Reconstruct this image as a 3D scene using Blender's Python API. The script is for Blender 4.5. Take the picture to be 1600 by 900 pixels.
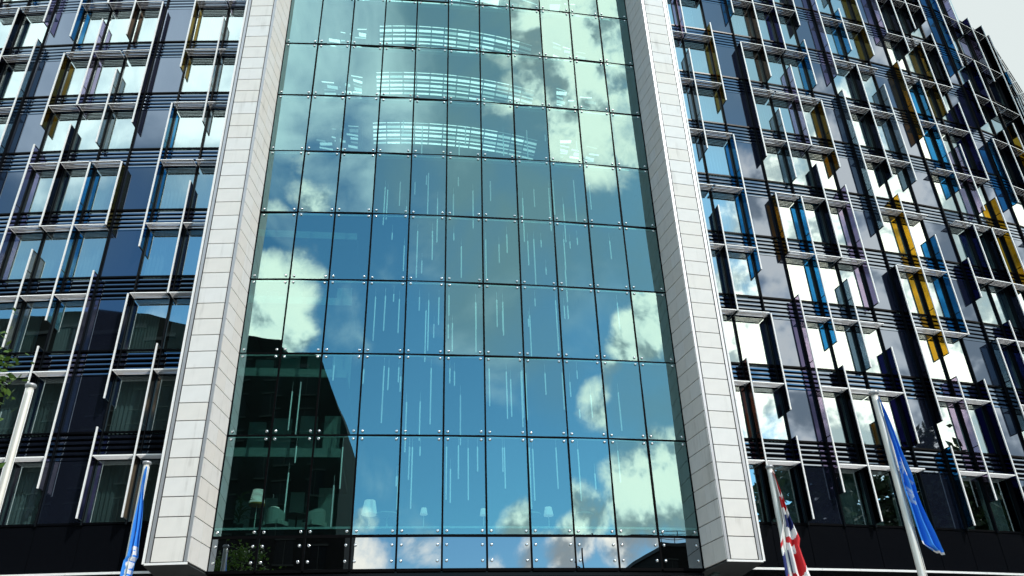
import bpy, math, random
from mathutils import Vector, Matrix

random.seed(7)
R = math.radians
for o in list(bpy.data.objects):
    bpy.data.objects.remove(o)
scene = bpy.context.scene
COL = scene.collection

# ------------------------------------------------------------------ camera
CAM = Vector((-1.829, -26.876, 1.7))
ROT = Matrix(((0.99274022, -0.11660652, -0.02949206),      # rows: camera right, camera down, camera forward
              (0.03282655, 0.4985592, -0.86623388),
              (0.11571205, 0.85897709, 0.49876756)))
cam = bpy.data.cameras.new('camera')
cam.sensor_width = 36.0
cam.lens = 29.30
cam.clip_end = 3000
camo = bpy.data.objects.new('camera', cam)
COL.objects.link(camo)
rt, dn, fw = Vector(ROT[0]), Vector(ROT[1]), Vector(ROT[2])
m3 = Matrix((rt, -dn, -fw)).transposed()
camo.matrix_world = Matrix.Translation(CAM) @ m3.to_4x4()
scene.camera = camo

# ------------------------------------------------------------------ light
SUN_AZ, SUN_EL = R(35), R(44)           # azimuth measured from -Y towards +X
SUN_DIR = Vector((math.cos(SUN_EL) * math.sin(SUN_AZ), -math.cos(SUN_EL) * math.cos(SUN_AZ), math.sin(SUN_EL)))
sun = bpy.data.lights.new('sun', 'SUN')
sun.energy = 2.35
sun.angle = R(0.53)
sun.color = (1.0, 0.965, 0.91)
suno = bpy.data.objects.new('sun', sun)
COL.objects.link(suno)
suno.rotation_euler = (-SUN_DIR).to_track_quat('-Z', 'Y').to_euler()

scene.view_settings.view_transform = 'Standard'
scene.view_settings.look = 'None'
scene.view_settings.gamma = 1.0
scene.view_settings.exposure = 0.5
scene.view_settings.use_curve_mapping = False
scene.cycles.transparent_max_bounces = 32
scene.cycles.max_bounces = 12
scene.cycles.glossy_bounces = 6
scene.cycles.transmission_bounces = 6
scene.cycles.caustics_reflective = False
scene.cycles.caustics_refractive = False

world = bpy.data.worlds.new('World')
scene.world = world
world.use_nodes = True
nt = world.node_tree
nt.nodes.clear()


class N:
    """tiny node-tree helper"""
    def __init__(s, tree):
        s.t = tree

    def n(s, typ, **kw):
        nd = s.t.nodes.new(typ)
        for k, v in kw.items():
            setattr(nd, k, v)
        return nd

    def put(s, sock, v):
        if isinstance(v, bpy.types.NodeSocket):
            s.t.links.new(v, sock)
        elif v is not None:
            sock.default_value = v

    def math(s, op, a, b=None, c=None, clamp=False):
        nd = s.n('ShaderNodeMath', operation=op, use_clamp=clamp)
        s.put(nd.inputs[0], a)
        s.put(nd.inputs[1], b)
        s.put(nd.inputs[2], c)
        return nd.outputs[0]

    def vmath(s, op, a, b=None, out=0):
        nd = s.n('ShaderNodeVectorMath', operation=op)
        s.put(nd.inputs[0], a)
        s.put(nd.inputs[1], b)
        return nd.outputs[out]

    def ramp(s, v, a, b, lo=0.0, hi=1.0, smooth=True):
        nd = s.n('ShaderNodeMapRange', interpolation_type='SMOOTHSTEP' if smooth else 'LINEAR')
        s.put(nd.inputs[0], v)
        s.put(nd.inputs[1], a)
        s.put(nd.inputs[2], b)
        s.put(nd.inputs[3], lo)
        s.put(nd.inputs[4], hi)
        return nd.outputs[0]

    def noise(s, vec, scale, detail=4.0, rough=0.55, dist=0.0, out=0):
        nd = s.n('ShaderNodeTexNoise')
        s.put(nd.inputs['Vector'], vec)
        nd.inputs['Scale'].default_value = scale
        nd.inputs['Detail'].default_value = detail
        nd.inputs['Roughness'].default_value = rough
        nd.inputs['Distortion'].default_value = dist
        return nd.outputs[out]

    def mix(s, f, a, b):
        nd = s.n('ShaderNodeMix', data_type='RGBA')
        s.put(nd.inputs[0], f)
        s.put(nd.inputs[6], a)
        s.put(nd.inputs[7], b)
        return nd.outputs[2]


w = N(nt)
sky = w.n('ShaderNodeTexSky', sky_type='NISHITA')
sky.sun_disc = False
sky.sun_elevation = SUN_EL
sky.sun_rotation = math.pi - SUN_AZ
sky.air_density = 1.0
sky.dust_density = 0.2
sky.ozone_density = 1.8
SKY_STRENGTH = 0.15
tc = w.n('ShaderNodeTexCoord')
D = w.vmath('NORMALIZE', tc.outputs['Generated'])


def dirv(az, el):
    az, el = R(az), R(el)
    return (math.cos(el) * math.sin(az), -math.cos(el) * math.cos(az), math.sin(el))


# cumulus heads and thin veils round these directions (azimuth from -Y, elevation, radius in degrees, weight)
CUMULUS = [(-16, 28.2, 3.9, 1.0), (-19.5, 30.5, 2.6, .95), (-13, 27, 2.0, .9), (-15.5, 34.6, 2.2, .75),
           (19, 45, 5.5, 1.0), (16, 49.5, 4.5, 1.0), (23, 41, 4.6, .95), (24, 48, 4, .9),
           (23.5, 26.6, 2.1, .9), (26.4, 27.6, 2.2, .9), (17.2, 21.8, 1.8, .85), (18.6, 23.2, 1.3, .7),
           (19.5, 14.2, 3.0, .95), (23.5, 15.0, 3.0, 1.0), (15.2, 13.2, 1.9, .85), (27, 15.5, 3.2, .95),
           (-6.2, 11.9, 2.2, .8), (-1.2, 12.3, 1.8, .66), (12, 11.6, 2.2, .8), (-4.9, 15.0, 1.0, .66), (6, 9, 3, .7),
           (36, 24, 6, 1.05), (45, 22, 7, 1.1), (53, 25, 7, 1.1), (61, 22, 9, 1.1), (42, 31, 5, .95), (52, 34, 5, .9),
           (33, 30, 3, .75), (66, 34, 9, .9), (75, 25, 12, 1.0)]
VEIL = [(9, 38, 8, 1.0), (7.5, 31.5, 5, .8), (14, 34, 5, .8), (5, 46, 8, .95), (24, 35, 5, .7), (25, 20.5, 5, .6),
        (60, 45, 9, .7), (47, 42, 7, .75), (-30, 39, 5, .6), (-42, 34, 6, .5), (12, 26, 3, .35)]
BRIGHT_VEIL = [(-18, 44, 8, .95), (-9, 46, 5, .85), (-11.5, 40, 4.5, .85), (-19, 36.5, 3, .6),
               (-33, 46, 7, 1.0), (-44, 43, 8, 1.0), (-53, 48, 12, 1.0), (-62, 36, 9, 1.0)]
n_big = w.noise(D, 2.1, 3.0, .5, .3)
n_mid = w.noise(D, 8.0, 9.0, .6, .2)
n_fin = w.noise(D, 26.0, 6.0, .6, .2)
n_soft = w.noise(D, 7.0, 6.0, .55, .5)


def cells(lst, inner=.05, outer=1.75):
    acc = None
    for az, el, rad, wt in lst:
        dd = w.vmath('DOT_PRODUCT', D, dirv(az, el), out=1)
        b = w.ramp(dd, math.cos(R(rad * outer)), math.cos(R(rad * inner)), 0.0, wt)
        acc = b if acc is None else w.math('MAXIMUM', acc, b)
    return acc


# overhead and behind the building the same broken deck closes up
behind = w.ramp(w.vmath('DOT_PRODUCT', D, (0, 1, 0.0), out=1), -.35, .1)
deck = w.math('MULTIPLY', w.ramp(n_big, .18, .40), behind)
dens = w.math('ADD', cells(CUMULUS), w.math('MULTIPLY_ADD', n_mid, 1.7, -.85))
dens = w.math('ADD', dens, w.math('MULTIPLY_ADD', n_fin, .5, -.25))
mask = w.ramp(dens, .44, .92)
veil = w.math('MULTIPLY', cells(VEIL, .2, 1.7), w.ramp(n_soft, .25, .62, .55, 1.15), clamp=True)
bveil = w.math('ADD', cells(BRIGHT_VEIL, .2, 1.6), w.math('MULTIPLY_ADD', n_soft, 2.2, -1.15))
bveil = w.math('ADD', bveil, w.math('MULTIPLY_ADD', n_mid, .6, -.3))
bveil = w.ramp(bveil, .05, 1.05)
# cloud shading: heads towards the sun bright, bellies greyer
nd_off = w.n('ShaderNodeVectorMath', operation='ADD')
w.put(nd_off.inputs[0], D)
nd_off.inputs[1].default_value = (0.016, -.012, .034)
n_sh = w.noise(nd_off.outputs[0], 8.0, 5.0, .6, .2)
lit = w.ramp(w.math('SUBTRACT', n_mid, n_sh), -.10, .07)
lit = w.math('MULTIPLY', lit, w.ramp(dens, .9, 1.6, 1.0, .72))
ccol = w.mix(lit, (.68, .74, .74, 1), (1.0, .88, .72, 1))
bright = w.ramp(lit, 0, 1, .95, 2.5)
skyc = w.n('ShaderNodeVectorMath', operation='SCALE')
w.put(skyc.inputs[0], w.vmath('MULTIPLY', sky.outputs[0], (.66, 1.02, 1.02)))
skyc.inputs['Scale'].default_value = SKY_STRENGTH
cl = w.n('ShaderNodeVectorMath', operation='SCALE')
w.put(cl.inputs[0], ccol)
w.put(cl.inputs['Scale'], bright)
lay = w.mix(w.math('MULTIPLY', veil, .9), skyc.outputs[0], (.46, .62, .66, 1))
lay = w.mix(w.math('MULTIPLY', bveil, .92), lay, (1.62, 1.72, 1.66, 1))
lay = w.mix(w.math('MULTIPLY', deck, .97), lay, (.55, .60, .59, 1))
final = w.mix(mask, lay, cl.outputs[0])
bg = w.n('ShaderNodeBackground')
w.put(bg.inputs[0], final)
bg.inputs[1].default_value = 1.0
wo = w.n('ShaderNodeOutputWorld')
nt.links.new(bg.outputs[0], wo.inputs[0])

# ------------------------------------------------------------------ materials
MATS = {}


def newmat(name):
    m = bpy.data.materials.new(name)
    m.use_nodes = True
    m.node_tree.nodes.clear()
    MATS[name] = m
    h = N(m.node_tree)
    out = h.n('ShaderNodeOutputMaterial')
    return m, h, out


def principled(name, col, rough=.5, metal=0.0, var=0.0, vscale=6.0, bump=0.0, bscale=40.0, objvar=0.0, spec=.5, col2=None, emit=None, es=0.0):
    m, h, out = newmat(name)
    p = h.n('ShaderNodeBsdfPrincipled')
    c = (*col, 1)
    tco = h.n('ShaderNodeTexCoord')
    if var or objvar or col2:
        base = c
        if objvar:
            oi = h.n('ShaderNodeObjectInfo')
            base = h.mix(h.math('MULTIPLY', oi.outputs['Random'], objvar), c, (*(col2 or [x * .6 for x in col]), 1))
        if var:
            nz = h.noise(tco.outputs['Object'], vscale, 5.0, .6)
            base = h.mix(h.math('MULTIPLY', h.ramp(nz, .35, .7), var), base, (*[x * .55 for x in col], 1))
        h.put(p.inputs['Base Color'], base)
    else:
        p.inputs['Base Color'].default_value = c
    p.inputs['Roughness'].default_value = rough
    p.inputs['Metallic'].default_value = metal
    p.inputs['Specular IOR Level'].default_value = spec
    if emit:
        p.inputs['Emission Color'].default_value = (*emit, 1)
        p.inputs['Emission Strength'].default_value = es
    if bump:
        b = h.n('ShaderNodeBump')
        b.inputs['Strength'].default_value = bump
        b.inputs['Distance'].default_value = .01
        h.put(b.inputs['Height'], h.noise(tco.outputs['Object'], bscale, 4.0, .6))
        h.put(p.inputs['Normal'], b.outputs[0])
    m.node_tree.links.new(p.outputs[0], out.inputs[0])
    return m


def schlick(h, base, fres=1.0):
    lw = h.n('ShaderNodeLayerWeight')
    lw.inputs[0].default_value = .5
    return h.math('MULTIPLY_ADD', h.math('POWER', lw.outputs['Facing'], 5.0), (1 - base) * fres, base, clamp=True)


def glass(name, trans, refl, base=.3, wave=0.0, wscale=1.2, rough=0.0, fres=1.0):
    """thin architectural glazing: coated mirror reflection over tinted see-through"""
    m, h, out = newmat(name)
    tr = h.n('ShaderNodeBsdfTransparent')
    tr.inputs[0].default_value = (*trans, 1)
    gl = h.n('ShaderNodeBsdfGlossy')
    gl.inputs['Color'].default_value = (*refl, 1)
    gl.inputs['Roughness'].default_value = rough
    f = schlick(h, base, fres)
    geo = h.n('ShaderNodeNewGeometry')
    f = h.math('MULTIPLY', f, h.math('SUBTRACT', 1.0, geo.outputs['Backfacing']))   # one coated face only
    h.put(tr.inputs[0], h.mix(geo.outputs['Backfacing'], (*trans, 1), (1, 1, 1, 1)))
    if wave:
        tco = h.n('ShaderNodeTexCoord')
        oi = h.n('ShaderNodeObjectInfo')
        v = h.vmath('ADD', tco.outputs['Object'], h.vmath('SCALE', (1, 1, 1)) if False else oi.outputs['Location'])
        b = h.n('ShaderNodeBump')
        b.inputs['Strength'].default_value = 1.0
        b.inputs['Distance'].default_value = wave
        h.put(b.inputs['Height'], h.noise(v, wscale, 1.0, .4))
        h.put(gl.inputs['Normal'], b.outputs[0])
    mx = h.n('ShaderNodeMixShader')
    h.put(mx.inputs[0], f)
    m.node_tree.links.new(tr.outputs[0], mx.inputs[1])
    m.node_tree.links.new(gl.outputs[0], mx.inputs[2])
    m.node_tree.links.new(mx.outputs[0], out.inputs[0])
    return m


def glossy_panel(name, col, refl, base=.3):
    m, h, out = newmat(name)
    df = h.n('ShaderNodeBsdfDiffuse')
    df.inputs[0].default_value = (*col, 1)
    gl = h.n('ShaderNodeBsdfGlossy')
    gl.inputs['Color'].default_value = (*refl, 1)
    gl.inputs['Roughness'].default_value = 0.02
    mx = h.n('ShaderNodeMixShader')
    h.put(mx.inputs[0], schlick(h, base))
    m.node_tree.links.new(df.outputs[0], mx.inputs[1])
    m.node_tree.links.new(gl.outputs[0], mx.inputs[2])
    m.node_tree.links.new(mx.outputs[0], out.inputs[0])
    return m


principled('stone', (.715, .715, .705), .85, spec=.08, objvar=.9, col2=(.70, .672, .63), var=.12, vscale=1.6, bump=.15, bscale=60)
def add_streaks(name, dark, amt):
    m = MATS[name]
    h = N(m.node_tree)
    p = [q for q in m.node_tree.nodes if q.type == 'BSDF_PRINCIPLED'][0]
    src = p.inputs['Base Color'].links[0].from_socket
    geo = h.n('ShaderNodeNewGeometry')
    v = h.vmath('MULTIPLY', geo.outputs['Position'], (5.0, 5.0, .35))
    nz = h.noise(v, 1.0, 6.0, .65)
    v2 = h.vmath('MULTIPLY', geo.outputs['Position'], (1.2, 1.2, 1.2))
    nz2 = h.noise(v2, 1.0, 3.0, .5)
    f = h.math('MULTIPLY', h.math('MULTIPLY', h.ramp(nz, .48, .75), h.ramp(nz2, .4, .7)), amt)
    h.put(p.inputs['Base Color'], h.mix(f, src, (*dark, 1)))


add_streaks('stone', (.36, .345, .32), .55)
principled('stone_joint', (.03, .03, .03), .8)
principled('alu', (.80, .80, .79), .55, spec=.2, var=.12, vscale=9)
principled('blade', (.58, .58, .58), .45, spec=.2)  # rear louvre blades: aluminium toned down, their shade put into the colour
principled('alu_grey', (.42, .43, .45), .4, .5, var=.15, vscale=5)
principled('dark_metal', (.0022, .0025, .0035), .28, 0.0, spec=.08)
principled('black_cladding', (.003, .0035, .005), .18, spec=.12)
principled('seal', (.0015, .0015, .002), .6, spec=.04)
principled('steel', (.82, .83, .84), .16, 1.0)
principled('soffit', (.05, .055, .055), .6, var=.2)
principled('curtain', (.55, .62, .60), .9, objvar=.9, col2=(.22, .28, .26), var=.15, vscale=3)
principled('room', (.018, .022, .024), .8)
principled('atrium_wall', (.06, .10, .10), .75, var=.3, vscale=.4)
principled('ceiling', (.035, .065, .07), .7)
principled('transom', (.72, .80, .80), .3, .3)
principled('tube', (.8, .9, .9), .4, emit=(.78, .97, 1.0), es=.30)
principled('lamp_white', (.85, .84, .8), .6, emit=(1.0, .95, .85), es=.35)
principled('band_glow', (.8, .9, .9), .5, emit=(.95, 1.0, 1.0), es=1.7)  # emission carries the brightness of the curved lattice, not of lamps
principled('band_glow_dim', (.6, .7, .7), .5, emit=(.85, 1.0, 1.0), es=.8)
principled('band_glow_faint', (.4, .5, .5), .5, emit=(.8, 1.0, 1.0), es=.25)
glass('atrium_glass', (.27, .50, .46), (.58, .95, .98), .31, wave=.0016, wscale=.8)
glass('base_glass', (.02, .03, .04), (.78, .90, 1.0), .32, wave=.0016, wscale=.8)
glass('window_glass', (.44, .58, .60), (.80, .98, 1.0), .50, wave=.0010, wscale=1.0)
glossy_panel('panel_glass', (.006, .008, .015), (.60, .76, 1.0), .20)
glossy_panel('spandrel_rib', (.006, .008, .015), (.60, .78, 1.0), .24)
FINCOL = {'blue': ((.015, .15, .38), (.3, .75, 1.0), .10),
          'purple': ((.34, .26, .40), (.85, .8, 1.0), .08),
          'amber': ((.065, .028, .002), (1.0, .8, .3), .04),
          'amber_lit': ((.42, .21, .008), (1.0, .8, .3), .05),  # same amber glass as seen backlit, the extra light put into its tint
          'grey': ((.07, .105, .145), (.8, .9, 1.0), .07),
          'black': ((.002, .002, .004), (.4, .4, .6), .018),
          'navy': ((.003, .003, .024), (.4, .4, 1.0), .018),
          'brown': ((.030, .010, .007), (.8, .6, .5), .022)}
for k, (t, r, b) in FINCOL.items():
    glass('fin_' + k, t, r, b, fres=.5)
principled('asphalt', (.05, .05, .052), .9, var=.4, vscale=.7, bump=.4, bscale=90)
principled('paving', (.40, .39, .37), .85, var=.3, vscale=1.2)
principled('kerb', (.32, .31, .30), .8, var=.3)
principled('brick_dark', (.020, .021, .020), .9, spec=.1, var=.4, vscale=.3)
principled('slate', (.03, .034, .036), .7, var=.3, vscale=.5)
principled('far_frame', (.06, .065, .06), .8, spec=.1)
principled('far_glass', (.006, .008, .009), .2, spec=.15)
principled('bark', (.07, .055, .04), .9, var=.4, vscale=8)
principled('flag_blue', (.03, .24, .74), .75)
principled('flag_navy', (.010, .022, .14), .75)
principled('flag_white', (.78, .78, .78), .75)
principled('flag_red', (.55, .012, .02), .75)
principled('pole_white', (.70, .69, .64), .32, .25)
principled('plant_leaf', (.05, .11, .03), .6)
principled('pot', (.02, .025, .025), .5)
principled('chair_fabric', (.55, .57, .54), .8)
principled('table_dark', (.03, .03, .03), .4)
principled('table_white', (.8, .8, .78), .4)
principled('shade_orange', (.55, .28, .05), .6)


def leafmat(name, c1, c2):
    m, h, out = newmat(name)
    geo = h.n('ShaderNodeNewGeometry')
    c = h.mix(geo.outputs['Random Per Island'], (*c1, 1), (*c2, 1))
    df = h.n('ShaderNodeBsdfPrincipled')
    h.put(df.inputs['Base Color'], c)
    df.inputs['Roughness'].default_value = .55
    tl = h.n('ShaderNodeBsdfTranslucent')
    h.put(tl.inputs[0], c)
    mx = h.n('ShaderNodeMixShader')
    mx.inputs[0].default_value = .35
    m.node_tree.links.new(df.outputs[0], mx.inputs[1])
    m.node_tree.links.new(tl.outputs[0], mx.inputs[2])
    m.node_tree.links.new(mx.outputs[0], out.inputs[0])


leafmat('leaf', (.045, .11, .015), (.11, .20, .03))
leafmat('leaf_dark', (.010, .022, .008), (.025, .045, .012))


# ------------------------------------------------------------------ mesh helpers
class G:
    def __init__(s):
        s.v, s.f, s.m, s.sm = [], [], [], []

    def quad(s, pts, mi=0, smooth=False):
        b = len(s.v)
        s.v += [tuple(p) for p in pts]
        s.f.append(tuple(range(b, b + len(pts))))
        s.m.append(mi)
        s.sm.append(smooth)

    def box(s, x0, x1, y0, y1, z0, z1, mi=0):
        b = len(s.v)
        s.v += [(x0, y0, z0), (x1, y0, z0), (x1, y1, z0), (x0, y1, z0), (x0, y0, z1), (x1, y0, z1), (x1, y1, z1), (x0, y1, z1)]
        for f in ((0, 3, 2, 1), (4, 5, 6, 7), (0, 1, 5, 4), (1, 2, 6, 5), (2, 3, 7, 6), (3, 0, 4, 7)):
            s.f.append(tuple(b + i for i in f))
            s.m.append(mi)
            s.sm.append(False)

    def prism(s, plan, z0, z1, mi=0):
        """plan: CCW list of (x,y)"""
        n = len(plan)
        b = len(s.v)
        s.v += [(x, y, z0) for x, y in plan] + [(x, y, z1) for x, y in plan]
        s.f.append(tuple(b + i for i in reversed(range(n))))
        s.f.append(tuple(b + n + i for i in range(n)))
        for i in range(n):
            j = (i + 1) % n
            s.f.append((b + i, b + j, b + n + j, b + n + i))
        s.m += [mi] * (n + 2)
        s.sm += [False] * (n + 2)

    def lathe(s, prof, n=12, c=(0, 0, 0), axis='z', mi=0, smooth=True):
        b = len(s.v)
        for r, h in prof:
            for i in range(n):
                a = 2 * math.pi * i / n
                if axis == 'z':
                    s.v.append((c[0] + r * math.cos(a), c[1] + r * math.sin(a), c[2] + h))
                else:       # axis along -y (outwards)
                    s.v.append((c[0] + r * math.cos(a), c[1] - h, c[2] + r * math.sin(a)))
        for k in range(len(prof) - 1):
            for i in range(n):
                j = (i + 1) % n
                s.f.append((b + k * n + i, b + k * n + j, b + (k + 1) * n + j, b + (k + 1) * n + i))
                s.m.append(mi)
                s.sm.append(smooth)
        s.f.append(tuple(b + (len(prof) - 1) * n + i for i in range(n)))
        s.f.append(tuple(b + i for i in reversed(range(n))))
        s.m += [mi, mi]
        s.sm += [False, False]

    def tube(s, pts, rad, n=7, mi=0):
        b = len(s.v)
        P = [Vector(p) for p in pts]
        for k, p in enumerate(P):
            d = (P[min(k + 1, len(P) - 1)] - P[max(k - 1, 0)]).normalized()
            u = d.cross(Vector((0.31, .95, .1))).normalized()
            v = d.cross(u)
            r = rad[k] if isinstance(rad, (list, tuple)) else rad
            for i in range(n):
                a = 2 * math.pi * i / n
                s.v.append(tuple(p + u * (r * math.cos(a)) + v * (r * math.sin(a))))
        for k in range(len(P) - 1):
            for i in range(n):
                j = (i + 1) % n
                s.f.append((b + k * n + i, b + k * n + j, b + (k + 1) * n + j, b + (k + 1) * n + i))
                s.m.append(mi)
                s.sm.append(True)
        s.f.append(tuple(b + (len(P) - 1) * n + i for i in range(n)))
        s.f.append(tuple(b + i for i in reversed(range(n))))
        s.m += [mi, mi]
        s.sm += [False, False]

    def mesh(s, name, mats):
        me = bpy.data.meshes.new(name)
        me.from_pydata(s.v, [], s.f)
        for m in mats:
            me.materials.append(MATS[m])
        me.polygons.foreach_set('material_index', s.m)
        me.polygons.foreach_set('use_smooth', s.sm)
        me.update()
        return me


def put(name, me, parent=None, loc=(0, 0, 0), rz=0.0, rx=0.0):
    o = bpy.data.objects.new(name, me)
    COL.objects.link(o)
    o.location = loc
    o.rotation_euler = (rx, 0, rz)
    if parent:
        o.parent = parent
    return o


def tag(o, label, cat, group=None):
    o['label'] = label
    o['category'] = cat
    if group:
        o['group'] = group
    return o


def thing(name, label, cat, loc=(0, 0, 0), rz=0, group=None):
    o = bpy.data.objects.new(name, None)
    COL.objects.link(o)
    o.location = loc
    o.rotation_euler = (0, 0, rz)
    return tag(o, label, cat, group)


def structure(o):
    o['kind'] = 'structure'
    return o


# ------------------------------------------------------------------ ground
g = G()
g.quad([(-900, -900, 0), (900, -900, 0), (900, 900, 0), (-900, 900, 0)])
structure(put('ground', g.mesh('ground', ['asphalt'])))
g = G()
g.box(-60, 60, -16, 2.2, 0.004, .13)
structure(put('pavement', g.mesh('pavement', ['paving'])))
g = G()
for i in range(60):
    g.box(-60 + 2 * i + .006, -58 + 2 * i - .006, -16.3, -16.002, 0.004, .14)
structure(put('kerb', g.mesh('kerb', ['kerb'])))
g = G()
g.box(-60, 60, -60, -40, 0.004, .13)
structure(put('pavement', g.mesh('far_pavement', ['paving'])))

# ------------------------------------------------------------------ the hotel
RC = 115.07                       # radius of the curved front (centre at 0, RC)
SW = 1.4228                       # width of one atrium pane
FL = 3.0                          # storey height
ZS = 8.74                         # sill of the lowest bedroom windows
Z0, Z1 = 8.146, 11.466            # first two horizontal joints of the atrium wall


def arc(s, off):
    a = s / RC
    r = RC + off
    return Vector((r * math.sin(a), RC - r * math.cos(a)))


hotel = thing('hotel_building', 'curved hotel front with tall glass atrium between two white stone piers', 'building', (0, 0, 0))
GOFF = -.15
SM = [10.57, 11.95, 13.38, 14.61, 15.84, 17.05, 18.47, 19.82, 21.165, 22.61, 23.70, 24.77, 25.83, 27.28]
PANEL = {1, 5, 8, 12, 16}
# plan of the mullions at the glass line
ptsR = [arc(9.2, GOFF)] + [arc(s, GOFF) for s in SM]
c2 = Vector((CAM.x, CAM.y))
for s, t in ((28.44, .006), (29.44, .014), (30.37, .021)):
    a = arc(s, .32)
    f = c2 + (a - c2) * (1 + t)
    ptsR.append(f + Vector((-.22, .42)))
for p in ((31.7, 5.0), (32.75, 5.85), (33.8, 6.7), (34.85, 7.55), (35.95, 8.45), (37.0, 9.3)):
    ptsR.append(Vector(p) + Vector((-.3, .36)))
ptsL = [Vector((-p.x, p.y)) for p in [arc(9.2, GOFF)] + [arc(s, GOFF) for s in SM[:9]]]

cache = {}


def cached(key, fn):
    if key not in cache:
        cache[key] = fn()
    return cache[key]


def mk_window(w_):
    g = G()
    g.box(.03, w_ - .03, 0, .012, .0, 2.0, 0)
    g.box(.0, w_, -.03, .03, -.07, -.002, 1)
    return g.mesh('window', ['window_glass', 'dark_metal'])


def mk_curtain(w_, part):
    g = G()
    n = 44
    x0, x1 = .05, w_ - .05
    rows = []
    for z in (.02, 1.0, 1.98):
        row = []
        for i in range(n + 1):
            u = i / n
            x = x0 + (x1 - x0) * u * part
            ph = 2 * math.pi * u * 9 + .6 * math.sin(7 * u)
            row.append((x, .30 + .045 * math.sin(ph) * (1.1 - .1 * z), z))
        rows.append(row)
    for k in range(2):
        for i in range(n):
            g.quad([rows[k][i], rows[k][i + 1], rows[k + 1][i + 1], rows[k + 1][i]], 0, True)
    return g.mesh('curtain', ['curtain'])


def mk_panel(w_):
    g = G()
    g.box(.03, w_ - .03, .0, .03, 0, 2.0, 0)
    g.box(.0, w_, -.03, .03, -.07, -.002, 1)
    return g.mesh('panel', ['panel_glass', 'dark_metal'])


def mk_spandrel(w_):
    g = G()
    g.box(.0, w_, .07, .10, 0, .93, 1)
    prof = [(.03, .0), (.003, .010), (.0, .055), (.003, .102), (.03, .112)]
    for k in range(5):
        zb = .02 + k * .185
        for a, b in zip(prof, prof[1:]):
            g.quad([(.03, a[0], zb + a[1]), (w_ - .03, a[0], zb + a[1]), (w_ - .03, b[0], zb + b[1]), (.03, b[0], zb + b[1])], 0, False)
        a, b = prof[-1], prof[0]
        g.quad([(.03, a[0], zb + a[1]), (w_ - .03, a[0], zb + a[1]), (w_ - .03, .07, zb + .112), (.03, .07, zb + .112)], 1)
        g.quad([(.03, .07, zb), (w_ - .03, .07, zb), (w_ - .03, b[0], zb), (.03, b[0], zb)], 1)
    return g.mesh('spandrel', ['spandrel_rib', 'dark_metal'])


def blade(g, x0, x1, y, hgt, mi):
    p = [(y, .0), (y + .010, -.002), (y + .022, hgt - .006), (y + .012, hgt)]
    b = len(g.v)
    g.v += [(x0, a, z) for a, z in p] + [(x1, a, z) for a, z in p]
    for i in range(4):
        j = (i + 1) % 4
        g.f.append((b + i, b + 4 + i, b + 4 + j, b + j))
    g.f.append((b, b + 1, b + 2, b + 3))
    g.f.append((b + 7, b + 6, b + 5, b + 4))
    g.m += [mi] * 6
    g.sm += [False] * 6


def mk_louvre(w_, blades):
    g = G()
    x0, x1 = .05, w_ - .05
    for xa in (x0 + .002, x1 - .022):
        g.box(xa, xa + .02, -.448, -.001, .006, .03, 0)
    for k in range(5):
        ya = -.47 + k * .088 + .024
        g.box(x0 + .023, x1 - .023, ya, min(ya + .036, -.002), .0235, .0295, 2)  # dark strips added to make the shaded gaps between blades black
    g.box(x0 + .023, x1 - .023, -.070, -.002, .031, .036, 2)  # dark tray added to blacken the window head under the louvre
    if blades:
        for k in range(5):
            blade(g, x0, x1, -.47 + k * .088, .044 if k == 0 else .022, 0 if k == 0 else 1)
    return g.mesh('sun_louvre', ['alu', 'blade', 'dark_metal'])


def mk_blade(w_, front):
    g = G()
    blade(g, .05, w_ - .05, 0, .044 if front else .022, 0)
    return g.mesh('blade', ['alu' if front else 'blade'])


def mk_base(w_):
    g = G()
    g.box(0, w_, .02, .06, 0, ZS - .08 - 7.16, 0)
    g.box(.012, w_ - .012, .0, .019, .01, ZS - .09 - 7.16, 0)
    return g.mesh('base_panel', ['black_cladding'])


def mk_fin(L, col, joints):
    g = G()
    g.box(-.011, .011, -.425, -.10, .03, L - .03, 0)
    for z0, z1 in [(0, .03), (L - .03, L)]:
        g.box(-.02, .02, -.43, -.10, z0, z1, 1)
    for z in joints:
        g.box(-.016, .016, -.43, -.10, z - .012, z + .012, 1)
    g.box(-.02, .02, -.135, -.101, .03, L - .03, 1)
    return g.mesh('fin', ['fin_' + col, 'dark_metal'])


def mk_edge(L):
    g = G()
    g.box(-.026, .026, -.475, -.431, 0, L, 0)
    return g.mesh('edge_strip', ['alu'])


def mk_mullion(h_):
    g = G()
    plan = [(-.038, .05), (-.045, -.05), (-.03, -.085), (0, -.098), (.03, -.085), (.045, -.05), (.038, .05)]
    g.prism(list(plan), 0, h_)
    return g.mesh('mullion', ['dark_metal'])


LEV = {'s': 0, 'm': 1, 'h': 2}


def lz(c):
    return ZS + FL * int(c[:-1]) + LEV[c[-1]]


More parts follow.
